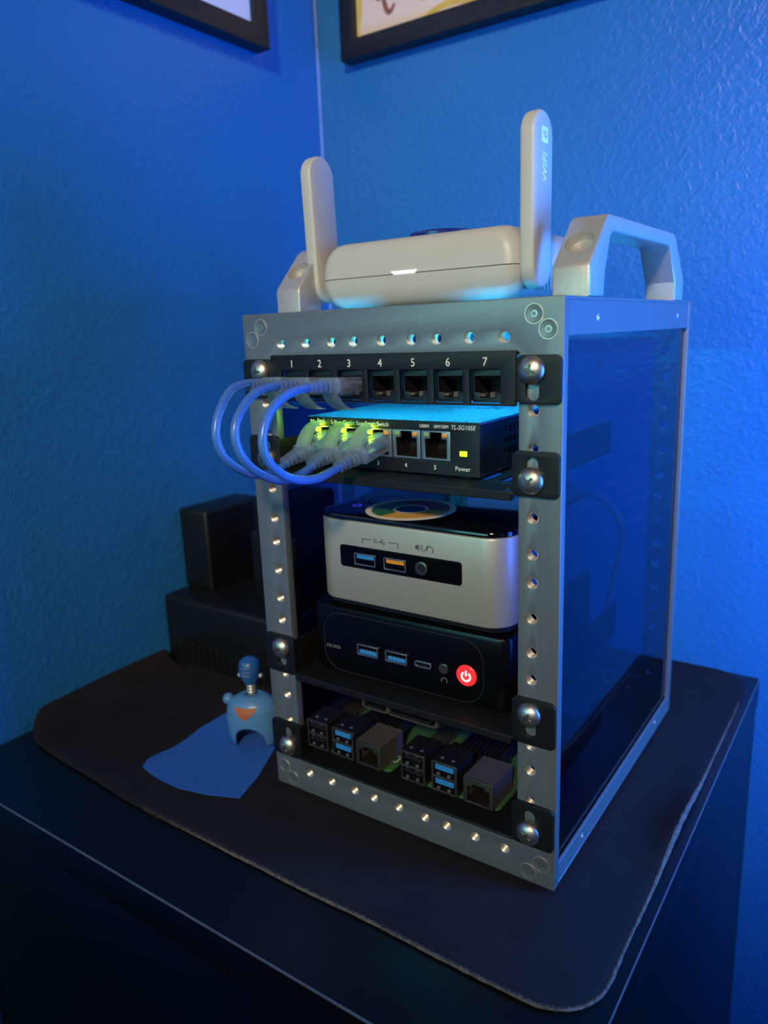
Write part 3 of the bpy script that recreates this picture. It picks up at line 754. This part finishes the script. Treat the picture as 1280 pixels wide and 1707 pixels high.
# sticker
st = plate('sticker', [circ(0, 0, 23.6, 48)], 0.14, 'sticker_white', nuc, 'xy', 0, 0)
put(st, 45.5, 24.5 , 50.2)
def sector(a0, a1, r0, r1, n=18):
    return [(r1 * math.cos(a0 + (a1 - a0) * i / n), r1 * math.sin(a0 + (a1 - a0) * i / n)) for i in range(n + 1)] + \
           [(r0 * math.cos(a1 + (a0 - a1) * i / n), r0 * math.sin(a1 + (a0 - a1) * i / n)) for i in range(n + 1)]
for nm, a0, a1, mm in (('red_sector', 20, 145, 'sticker_red'), ('green_sector', 145, 262, 'sticker_green'), ('yellow_sector', 262, 380, 'sticker_yellow')):
    plate(nm, [sector(math.radians(a0), math.radians(a1), 9.4, 20.4)], 0.06, mm, st, 'xy', 0.1)
plate('blue_disc', [circ(0, 0, 7.6, 32)], 0.06, 'sticker_blue', st, 'xy', 0.1)
st.rotation_euler = (0, 0, math.radians(-8))
plate('lid_ring', [circ(22, 38, 10.5, 32), circ(22, 38, 9.9, 32)], 0.05, 'faint_ink', nuc, 'xy', 50.13)
plate('power_ring', [circ(14.5, 20, 2.5, 24), circ(14.5, 20, 2.1, 24)], 0.05, 'led_blue', nuc, 'xy', 50.13)

# ---------------------------------------------------------------- black mini PC
mp = thing('black_mini_computer', 'glossy black mini computer with glowing red power button', 'mini computer', (-60.5, 10.0, 47.05), math.radians(1.6))
MW, MD = 117.0, 121.0
MB().loft(footprint_loft(0, MW, 0, MD, 6, [(2.2, 0.9), (0.7, 1.5), (0, 3.0), (0, 36.6), (0.7, 38.2), (2.4, 38.9)])).build('body', 'satinblack', mp)
for x in (12, MW - 12):
    for y in (12, MD - 12): MB().cyl((x, y, -0.02), 4.5, 1.0).build('foot', 'rubber', mp)
gr = rrect(8.5, 103.5, 2.2, 35.2, 11, 8)
MB().tube([(a, -0.02, b) for a, b in gr], 0.16, 6, True).build('panel_groove', 'faint_ink', mp)
for x in (37.0, 54.6): usb_a(mp, x, -0.35, 17.4, 'usbblue', 13.0, 6.0).rotation_euler = (0, PI, 0)
uc = plate('usb_c_port', [rrect(65.3, 75.2, 15.2, 18.6, 1.65, 6), rrect(66.0, 74.5, 15.9, 17.9, 0.95, 6)], 0.9, 'portmetal', mp, 'xz', -0.2, 0.1)
MB().rbox(67.5, 73, -0.3, 0.1, 16.6, 17.2, 0.15, 1).build('tongue', 'chip', uc)
aj = MB().lathe([(2.7, 0), (2.7, 0.4), (2.2, 0.6), (1.6, 0.5), (1.4, 0.1)], (82.0, -0.02, 17.2), 'y', 18).build('audio_jack', 'darkshield', mp)
lines('headset_print', [((82.2 + 1.6 * math.cos(a), 10.8 + 1.6 * math.sin(a)), (82.2 + 1.6 * math.cos(a + 0.4), 10.8 + 1.6 * math.sin(a + 0.4))) for a in [(-0.5 + 0.4 * i) for i in range(10)]], 0.4, 'grey_ink', mp, -0.08)
pb = MB().lathe([(5.4, 0), (5.4, 0.5), (5.0, 0.8), (0.1, 0.85)], (94.6, 0, 16.6), 'y', 28).build('power_button', 'led_red', mp)
sy = MB()
arc = [(94.6 + 2.3 * math.cos(a), -0.95, 16.3 + 2.3 * math.sin(a)) for a in [PI / 2 + 0.65 + i * (2 * PI - 1.3) / 16 for i in range(17)]]
sy.tube(arc, 0.42, 6); sy.tube([(94.6, -0.95, 16.6), (94.6, -0.95, 19.3)], 0.42, 6)
sy.build('power_symbol', 'led_symbol', pb)
text('reset_print', 'CLR CMOS', 2.5, (14.3, -0.08, 15.4), 'grey_ink', mp, sx=0.75)

# ---------------------------------------------------------------- drive under the shelf
ssd = thing('solid_state_drive', 'black drive with gold edge connector hung under the shelf', 'drive', (-4.0, 62, 33.0))
MB().rbox(-35, 35, -50, 50, 0, 8.6, 0.8, 2).build('case', 'blackplastic', ssd)
for s in (-1, 1): MB().rbox(s * 30 - 3, s * 30 + 3, -40, 40, 8.5, 12.5, 0.3, 1).build('mount_rail', 'blacksteel', ssd)
con = MB(); con.box(-23.5, 23, -53, -50, 4.2, 4.8); con.box(-23.5, -22.5, -53, -50, -1.0, 4.8); con.box(22, 23, -53, -50, -1.0, 4.8); con.box(-23.5, 23, -53, -50, -1.0, -0.4)
con.box(-8, -6, -53, -50, -1, 4.8)
con.build('connector_shell', 'chip_grey', ssd)
tg = MB(); tg.box(-21, -9.5, -54, -50, 1.0, 2.1); tg.box(-21, -20, -54, -50, 1.0, 3.2); tg.box(-4.5, 20.5, -54, -50, 1.0, 2.1); tg.box(19.5, 20.5, -54, -50, 1.0, 3.2)
tg.build('connector_tongue', 'chip', ssd)
gp = MB()
for q in range(7): gp.box(-19.5 + q * 1.35, -18.8 + q * 1.35, -54.05, -50, 2.1, 2.3)
for q in range(15): gp.box(-3.5 + q * 1.5, -2.7 + q * 1.5, -54.05, -50, 2.1, 2.3)
gp.build('contact_pins', 'gold', ssd)

# ---------------------------------------------------------------- single-board computers
def usb_stack(parent, x, tongue):
    t = plate('usb_stack', [rrect(-7.2, 7.2, 0, 16.6, 0.5, 2), rrect(-6.2, 6.2, 1.0, 7.7, 0.2, 1), rrect(-6.2, 6.2, 8.9, 15.6, 0.2, 1)], 1.0, 'darkshield', parent, 'xz', 0, 0.12)
    put(t, x, -2.5, 1.6)
    s = MB(); s.box(-7.2, -6.5, 0.5, 17, 0, 16.6); s.box(6.5, 7.2, 0.5, 17, 0, 16.6); s.box(-6.5, 6.5, 0.5, 17, 15.9, 16.6); s.box(-6.5, 6.5, 16, 17, 0, 15.9); s.box(-6.5, 6.5, 0.5, 16, 7.8, 8.8); s.box(-6.5, 6.5, 0.5, 16, 0, 0.6)
    s.build('shell', 'chip', t)
    for z in (3.9, 11.8):
        MB().rbox(-5.2, 5.2, -0.2, 12, z + (0.4 if tongue == 'usbblue' else 0.6), z + (3.2 if tongue == 'usbblue' else 2.4), 0.2, 1).build('tongue', tongue, t)
        q = MB()
        for a in (-3.4, 2.6): q.rbox(a - 0.9, a + 0.9, -0.45, 1.0, z - 2.6, z - 1.2, 0.2, 1); q.rbox(a - 0.9, a + 0.9, -0.45, 1.0, z + 3.3, z + 3.9, 0.15, 1)
        q.build('spring_tabs', 'portmetal', t)
    q = MB()
    for a in (-3.2, 3.0): q.rbox(a - 0.8, a + 0.8, 3.5, 5.2, 16.4, 17.0, 0.2, 1)
    q.build('top_springs', 'portmetal', t)
    return t
def sbc(x0, label, order):
    t = thing('single_board_computer', label, 'circuit board', (x0, 5.5, -4.8), 0, 'single-board computers')
    for x in (3.5, 52.5):
        for y in (23.5, 81.5):
            MB().lathe([(2.6, 0), (2.6, 5.0)], (x, y, 0), n=6).build('standoff', 'gold', t)
    b = plate('board', [rrect(0, 56, 0, 85, 3, 5)] + [circ(x, y, 1.35) for x in (3.5, 52.5) for y in (23.5, 81.5)], 1.5, 'pcb', t, 'xy', 5.8, 0.1)
    holder = bpy.data.objects
    for kind, x in order:
        if kind == 'eth':
            e = plate('ethernet_port', [rrect(-8.1, 8.1, 0, 13.6, 0.4, 2), [(-6.0, 1.0), (6.0, 1.0), (6.0, 9.2), (3.2, 9.2), (3.2, 11.0), (-3.2, 11.0), (-3.2, 9.2), (-6.0, 9.2)]], 1.0, 'darkshield', t, 'xz', 0, 0.12)
            put(e, x, -2.6, 6.6)
            s = MB(); s.box(-8.1, -7.6, 0.5, 21, 0, 13.6); s.box(7.6, 8.1, 0.5, 21, 0, 13.6); s.box(-7.6, 7.6, 0.5, 21, 13.0, 13.6); s.box(-7.6, 7.6, 20.4, 21, 0, 13)
            s.build('shell', 'chip_grey', e)
            MB().box(-6.8, 6.8, 12, 12.4, 0.5, 12.5).box(-7.5, 7.5, 0.6, 12, 0.15, 0.9).build('socket', 'cavity', e)
            q = MB()
            for i in range(8): q.tube([(-3.6 + i * 1.02, 1.2, 1.4), (-3.6 + i * 1.02, 9, 4.2)], 0.18, 5)
            q.build('contact_pins', 'gold', e)
            text('maker_print', 'MagJack', 2.4, (0, 12, 13.65), 'faint_ink', e, 'xy') if False else None
        else:
            u = usb_stack(t, x, 'usbblue' if kind == 'usb3' else 'chip'); u.location.z = 6.7 * S
    for (x, y, w, l, h, m) in ((28, 44, 15, 15, 2.4, 'chip_grey'), (14, 36, 12, 10, 1.4, 'chip'), (40, 36, 8, 8, 1.2, 'chip'), (36, 62, 10, 12, 1.2, 'chip')):
        MB().rbox(x - w / 2, x + w / 2, y - l / 2, y + l / 2, 6.5, 6.5 + h, 0.2, 1).build('chip', m, t)
    hs = MB(); hs.rbox(20, 44, 26, 50, 9.0, 11, 0.3, 1)
    for i in range(9): hs.box(20 + i * 2.9, 21 + i * 2.9, 26, 50, 11, 17)
    hs.build('heat_sink', 'chip', t)
    hd = MB(); hd.box(1, 6, 28, 79, 6.5, 9)
    for i in range(20):
        for xx in (2.2, 4.8): hd.box(xx - 0.3, xx + 0.3, 29 + i * 2.54, 29.6 + i * 2.54, 9, 15)
    hd.build('pin_header', 'darkshield', t)
    plate('board_marking', [rrect(46, 54, 8, 14, 0.5, 1), rrect(46.4, 53.6, 8.4, 13.6, 0.4, 1)], 0.06, 'white_ink', t, 'xy', 6.6)
    MB().rbox(19, 29, 21.5, 24, 6.5, 15, 0.3, 1).build('ribbon_socket', 'usbgrey', t)
    return t
sbc(-64.2, 'green circuit board with stacked USB ports, beside the left rack rail', [('usb2', 9.2), ('usb3', 26.8), ('eth', 43.9)])
sbc(-1.2, 'green circuit board with stacked USB ports, beside the right rack rail', [('usb2', 8.8), ('usb3', 27.2), ('eth', 46.2)])

# ---------------------------------------------------------------- things behind the computers
def loose_cable(label, pts, r, m):
    t = thing('power_cable', label, 'cable', pts[0])
    o = Vector(pts[0])
    MB().tube([tuple(p - o) for p in smooth_path(pts, 8)], r, 10).build('jacket', m, t)
    e = pts[0]; MB().lathe([(r * 1.9, 0), (r * 2.1, 6), (r * 1.4, 12), (r * 1.1, 16)], (0, 0, 0), 'y', 12).build('plug', 'blackplastic', t)
    return t
loose_cable('grey cable drooping behind the silver mini computer', [(20, 150, 150), (34, 150, 132), (50, 160, 122), (58, 172, 100), (50, 180, 60), (40, 184, 10)], 2.2, 'white_cable')
loose_cable('thin grey cable bundled behind the silver mini computer', [(-18, 176, 152), (-14, 178, 134), (0, 184, 118), (8, 186, 96), (10, 188, 40)], 1.8, 'white_cable')
pl = thing('power_adapter_plug', 'pale square plug standing behind the silver mini computer', 'plug', (-52, 152, 98))
MB().rbox(-8, 8, -5, 5, 0, 30, 1, 2).build('body', 'white_cable', pl)
MB().cyl((0, -4.9, 24), 2.6, 0.3, 'y').build('hole', 'cavity', pl)
MB().tube(smooth_path([(0, 0, 0), (0, 8, -20), (-6, 22, -60), (-10, 26, -110)], 6), 2, 8).build('cord', 'white_cable', pl)

# ---------------------------------------------------------------- router
RX, RY = -8.4, 38.0
ro = thing('wireless_router', 'warm grey travel router with two upright flat antennas', 'router', (RX, RY + 41, ZTOP + 0.06))
def ring_at(ix, iy, z, r=9): return [(a, b, z) for a, b in rrect(-57.5 + ix, 57.5 - ix, -41 + iy, 41 - iy, max(1.0, r - min(ix, iy) * 0.5), 10)]
def end_inset(z): return 13.0 * (1 - math.sqrt(max(0.0, 1 - (abs(z - 16.2) / (18.3 if z > 16.2 else 15.9)) ** 2.2)))
MB().loft([ring_at(end_inset(z), iy, z) for iy, z in ((12, 0.6), (8.5, 0.9), (5.2, 2.4), (2.7, 4.8), (1.0, 8.2), (0.2, 12.0), (0.0, 16.0))] + [ring_at(0.4, 0.4, 16.15)]).build('lower_shell', 'router', ro, 50)
MB().loft([ring_at(0.4, 0.4, 16.35)] + [ring_at(end_inset(z), iy, z) for iy, z in ((0.0, 16.5), (0.2, 20), (0.5, 24), (1.0, 27.5), (2.2, 30.6), (4.4, 32.9), (8.5, 34.0), (14, 34.4))]).build('upper_shell', 'router', ro, 50)
for x in (-34, 34):
    for y in (-22, 22): MB().cyl((x, y, 0), 5, 0.9).build('foot', 'rubber', ro)
ld = MB(); ld.add([(-7.6, -41.25, 17.7), (7.6, -41.25, 17.7), (6.0, -41.25, 16.2), (-6.0, -41.25, 16.2), (-7.6, -40, 17.7), (7.6, -40, 17.7), (6.0, -40, 16.2), (-6.0, -40, 16.2)],
                   [(0, 1, 2, 3), (4, 7, 6, 5), (0, 4, 5, 1), (3, 2, 6, 7), (0, 3, 7, 4), (1, 5, 6, 2)])
put(ld.build('status_light', 'led_white', ro), -3.2, 0, 0)
for s in (-1, 1):
    for k in range(11):
        MB().rbox(s * 57.3 - 0.5, s * 57.3 + 0.5, -17 + k * 3.6, -15.2 + k * 3.6, 5.5, 22, 0.3, 1).build('side_rib', 'router', ro)
am = plate_mesh([rrect(-10.2, 10.2, 0, 74, 10.2, 12)], 7.2, 'yz', 0, 1.6); am.materials.append(M['router'])
for s, tilt in ((-1, math.radians(-1.6)), (1, 0)):
    a = share('antenna', am, ro, s * 60.4 - (1.2 if s < 0 else 0.2), -29.5, 5.4, (0, tilt, 0))
    MB().lathe([(4.2, -5.0), (4.6, -4.0), (4.6, 4.0), (4.2, 5.0)], (-s * 7.0, 2.5, 9), 'x', 20).build('hinge', 'router', a)
    plate('face_inset', [rrect(-7.6, 7.6, 10, 71.5, 7.6, 10)], 0.3, 'router', a, 'yz', 3.55, 0.1)
    if s > 0:
        text('wifi_print', 'WIFI', 6.4, (3.72, 0.8, 50.5), 'router_ink', a, 'yz', rot=PI / 2, sx=0.95, shear=0.2, t=0.15)
        bx = plate('six_badge', [rrect(-3.0, 3.6, 60.6, 67.0, 0.6, 2)], 0.15, 'router_ink', a, 'yz', 3.72)
        text('six_print', '6', 7.2, (3.84, 0.3, 63.8), 'router', a, 'yz', rot=PI / 2, shear=0.2, t=0.1)

# round stand of the small toy on the router (the toy itself is a known character and is left out)
db = MB().lathe([(17.6, 0), (18.0, 0.5), (18.0, 2.0), (17.0, 2.9), (13.5, 3.2), (0.2, 3.3)], (0, 0, 0), n=40).build('display_base', 'navy_gloss')
put(db, -8.5, 72, ZTOP + 34.6)
tag(db, 'small round navy blue display base on top of the router', 'display base')

# ---------------------------------------------------------------- black unit by the wall
dv = thing('electronics_unit', 'matte black boxy unit with upright blocks behind the rack', 'electronics', (-218, 140, MT + 0.3))
DZ = MT + 0.3
MB().rbox(-280.5 + 218, -150 + 218, 82 - 140, 215 - 140, 3, 29.5 - DZ, 4, 4).build('body', 'device', dv)
MB().rbox(-274 + 218, -156 + 218, 88 - 140, 209 - 140, 0, 3.2, 0.5, 1).build('plinth', 'rubber', dv)
for k in range(16):
    MB().rbox(-266 + 218 + k * 7, -262.5 + 218 + k * 7, 81 - 140, 83 - 140, 6, 22, 0.4, 1).build('grille_rib', 'device', dv)
MB().rbox(-281 + 218, -249 + 218, 107 - 140, 172 - 140, 29 - DZ, 95 - DZ, 2.5, 3).build('upright_block', 'device', dv)
MB().rbox(-222 + 218, -188 + 218, 131 - 140, 195 - 140, 29 - DZ, 103 - DZ, 2.5, 3).build('upright_block', 'device', dv)
MB().rbox(-205 + 218, -160 + 218, 110 - 140, 128 - 140, 29 - DZ, 84 - DZ, 2, 3).build('front_block', 'device', dv)

# ---------------------------------------------------------------- cloth and robot bust
CL = [(-169.5, -31.6), (-159, -33.4), (-146, -35), (-131.6, -35.0), (-113, -31), (-94.3, -22.6), (-100.7, -1.3), (-113.2, 26.6), (-128, 58), (-172, 52), (-174.3, 20), (-172, 6), (-171.5, -6), (-173.5, -15), (-174, -24)]
cen = Vector((-137, 8, 0))
out = [Vector((p.x, p.y)) for p in [Vector((a, b, 0)).lerp(Vector((c, d, 0)), k / 6) for (a, b), (c, d) in zip(CL, CL[1:] + CL[:1]) for k in range(6)]]
rg1 = []
for t in (0.02, 0.3, 0.6, 0.8, 0.92, 1.0):
    rg1.append([(cen.x + (p.x - cen.x) * t, cen.y + (p.y - cen.y) * t, 0.7 + 2.2 * max(0, (t - 0.55)) * (1 + math.sin(p.x * 0.08 + p.y * 0.05)) * (1 if p.x < -140 else 0.35)) for p in out])
bot = [[(x, y, z - 0.5) for x, y, z in r] for r in reversed(rg1)]
mbc = MB(); mbc.loft([[(x - cen.x, y - cen.y, z) for x, y, z in r] for r in rg1 + bot])
clo = mbc.build('blue_cloth', 'cloth', None, 60); put(clo, cen.x, cen.y, MT)
tag(clo, 'small flat blue cloth spread on the mat beside the rack', 'cloth')

rb = thing('robot_bust', 'small pale blue robot bust with spring neck standing on blue cloth', 'figurine', (-131, 28, MT + 0.9), math.radians(26)); rb.scale = (0.85,) * 3
tor = [(17.5, 12.5, 0), (19.5, 14, 6), (20.5, 15, 14), (20.8, 15.2, 22), (19.8, 14.6, 29), (17.0, 12.8, 34), (12.5, 10, 37.5), (7.0, 6.5, 39.5), (4.2, 4.2, 40)]
def tsurf(th, z, off=0):
    z = min(z, 39.9999)
    for i in range(len(tor) - 1):
        if tor[i][2] <= z <= tor[i + 1][2]:
            f = (z - tor[i][2]) / (tor[i + 1][2] - tor[i][2])
            a = tor[i][0] * (1 - f) + tor[i + 1][0] * f + off; b = tor[i][1] * (1 - f) + tor[i + 1][1] * f + off
            return (a * math.sin(th), -b * math.cos(th), z)
NS = 64; NR = 22
def arch(k):
    th = 2 * PI * k / NS
    if th > PI: th -= 2 * PI
    return 17.5 * math.sqrt(max(0, 1 - (th / 0.72) ** 2)) if abs(th) < 0.72 else 0.0
tv = [tsurf(2 * PI * k / NS, arch(k) + (40 - arch(k)) * i / NR) for i in range(NR + 1) for k in range(NS)]
tf = [(i * NS + k, i * NS + (k + 1) % NS, (i + 1) * NS + (k + 1) % NS, (i + 1) * NS + k) for i in range(NR) for k in range(NS)]
to = MB().add(tv, tf).build('torso_shell', 'robot_blue', rb, 60)
sm = to.modifiers.new('thickness', 'SOLIDIFY'); sm.thickness = 0.0015; sm.offset = -1
# plain orange chest patch following the shell
tri = [(-0.52, 33.2), (0.34, 33.2), (0.46, 31.0), (-0.08, 24.2), (-0.62, 31.0)]
pv = []; pf = []
for i in range(9):
    zc = 33.4 - i * 1.15
    f = max(0.03, 1 - abs(i / 8) ** 1.2); w = 0.52 * f
    for k in range(7): pv.append(tsurf(-0.1 - w + 2 * w * k / 6, zc, 0.35))
for i in range(8):
    for k in range(6): pf.append((i * 7 + k, i * 7 + k + 1, (i + 1) * 7 + k + 1, (i + 1) * 7 + k))
MB().add(pv, pf).build('chest_patch', 'robot_patch', rb, 60)
nk = MB().lathe([(3.4, 38)] + [(3.2 - 0.0 * i + (0.5 if i % 2 else -0.3), 40 + i * 1.2) for i in range(9)] + [(2.6, 51)], n=16)
nk.build('spring_neck', 'robot_neck', rb)
hd = MB().lathe([(0.3, 47), (3.6, 47.4), (5.4, 49.0), (6.9, 52.2), (7.9, 56.0), (8.3, 59.5), (8.0, 63.0), (6.8, 66.0), (4.6, 68.0), (2.0, 68.9), (0.2, 69.1)], n=28).build('head', 'robot_head', rb, 50)
for z, r in ((65.2, 7.25), (62.4, 8.15), (59.6, 8.35), (56.6, 8.05)):
    MB().tube([(r * math.sin(a), -r * math.cos(a), z) for a in [-0.45 + 0.1 * i for i in range(9)]], 0.35, 6).build('brow_band', 'robot_neck', hd)
for s in (-1, 1):
    MB().lathe([(1.9, 0), (1.9, 1.4), (1.2, 2.4), (0.1, 2.6)], (s * 7.2, 0, 54), 'x', 12, ).build('ear_knob', 'robot_neck', hd) if s > 0 else \
        MB().lathe([(1.9, 0), (1.9, -1.4), (1.2, -2.4), (0.1, -2.6)], (s * 7.2, 0, 54), 'x', 12).build('ear_knob', 'robot_neck', hd)
    bl = MB().lathe([(0.2, -4.6), (2.6, -3.8), (4.2, -1.8), (4.6, 0), (4.2, 1.8), (2.6, 3.8), (0.2, 4.6)], (s * 19.5, 2, 33), n=16).build('shoulder_joint', 'robot_blue', rb, 60)
MB().rbox(21, 29, -4, 6, 12, 34, 3, 3).build('upper_arm', 'robot_head', rb)

# ---------------------------------------------------------------- framed pictures
def picture(label, loc, rotz, w, h, art):
    t = thing('framed_picture', label, 'picture', loc, rotz)
    m = 15.5
    plate('frame', [rrect(0, w, 0, h, 0.5, 1), rrect(m, w - m, m, h - m, 0.3, 1)], 15, 'frame', t, 'xz', -7.6, 0.6)
    p = plate('print', [rrect(m - 2, w - m + 2, m - 2, h - m + 2, 0.2, 1)], 0.6, art[0], t, 'xz', -9.5)
    for k, (mm, pts, r) in enumerate(art[1]):
        b = MB(); P = smooth_path([(a, 0, c) for a, c in pts], 6)
        for i in range(len(P) - 1):
            d = (P[i + 1] - P[i]); nrm = Vector((-d.z, 0, d.x)).normalized(); f0, f1 = [r * (0.4 + 0.6 * math.sin(PI * q / len(P))) for q in (i + 0.3, i + 1.3)]
            vs = [P[i] + nrm * f0, P[i] - nrm * f0, P[i + 1] - nrm * f1, P[i + 1] + nrm * f1]
            b.add([(v.x, -9.9 - k * 0.02, v.z) for v in vs], [(0, 1, 2, 3)])
        b.build('painted_stroke', mm, p)
    MB().box(m - 1, w - m + 1, -2, -0.05, m - 1, h - m + 1).build('backing_board', 'frame', t)
    return t
picture('black framed pinkish print with yellow wash on the back wall', (-245, YB - 0.05, 460), 0, 300, 400,
        ('print_pink', [('paint_yellow', [(15, 16), (17, 40), (15, 80), (20, 140)], 5), ('paint_yellow', [(80, 16), (110, 22), (150, 18), (240, 24)], 3), ('paint_yellow', [(80, 30), (95, 42), (110, 60)], 4),
                        ('paint_brown', [(46, 52), (44, 40), (49, 28), (55, 34)], 2.2), ('paint_brown', [(34, 52), (39, 40), (42, 48)], 1.6)]))
picture('black framed near-white print on the left wall', (XL + 0.05, 240 - 300, 458), PI / 2, 300, 400,
        ('print_white', [('paint_brown', [(268, 60), (272, 48), (262, 40)], 0.8)]))
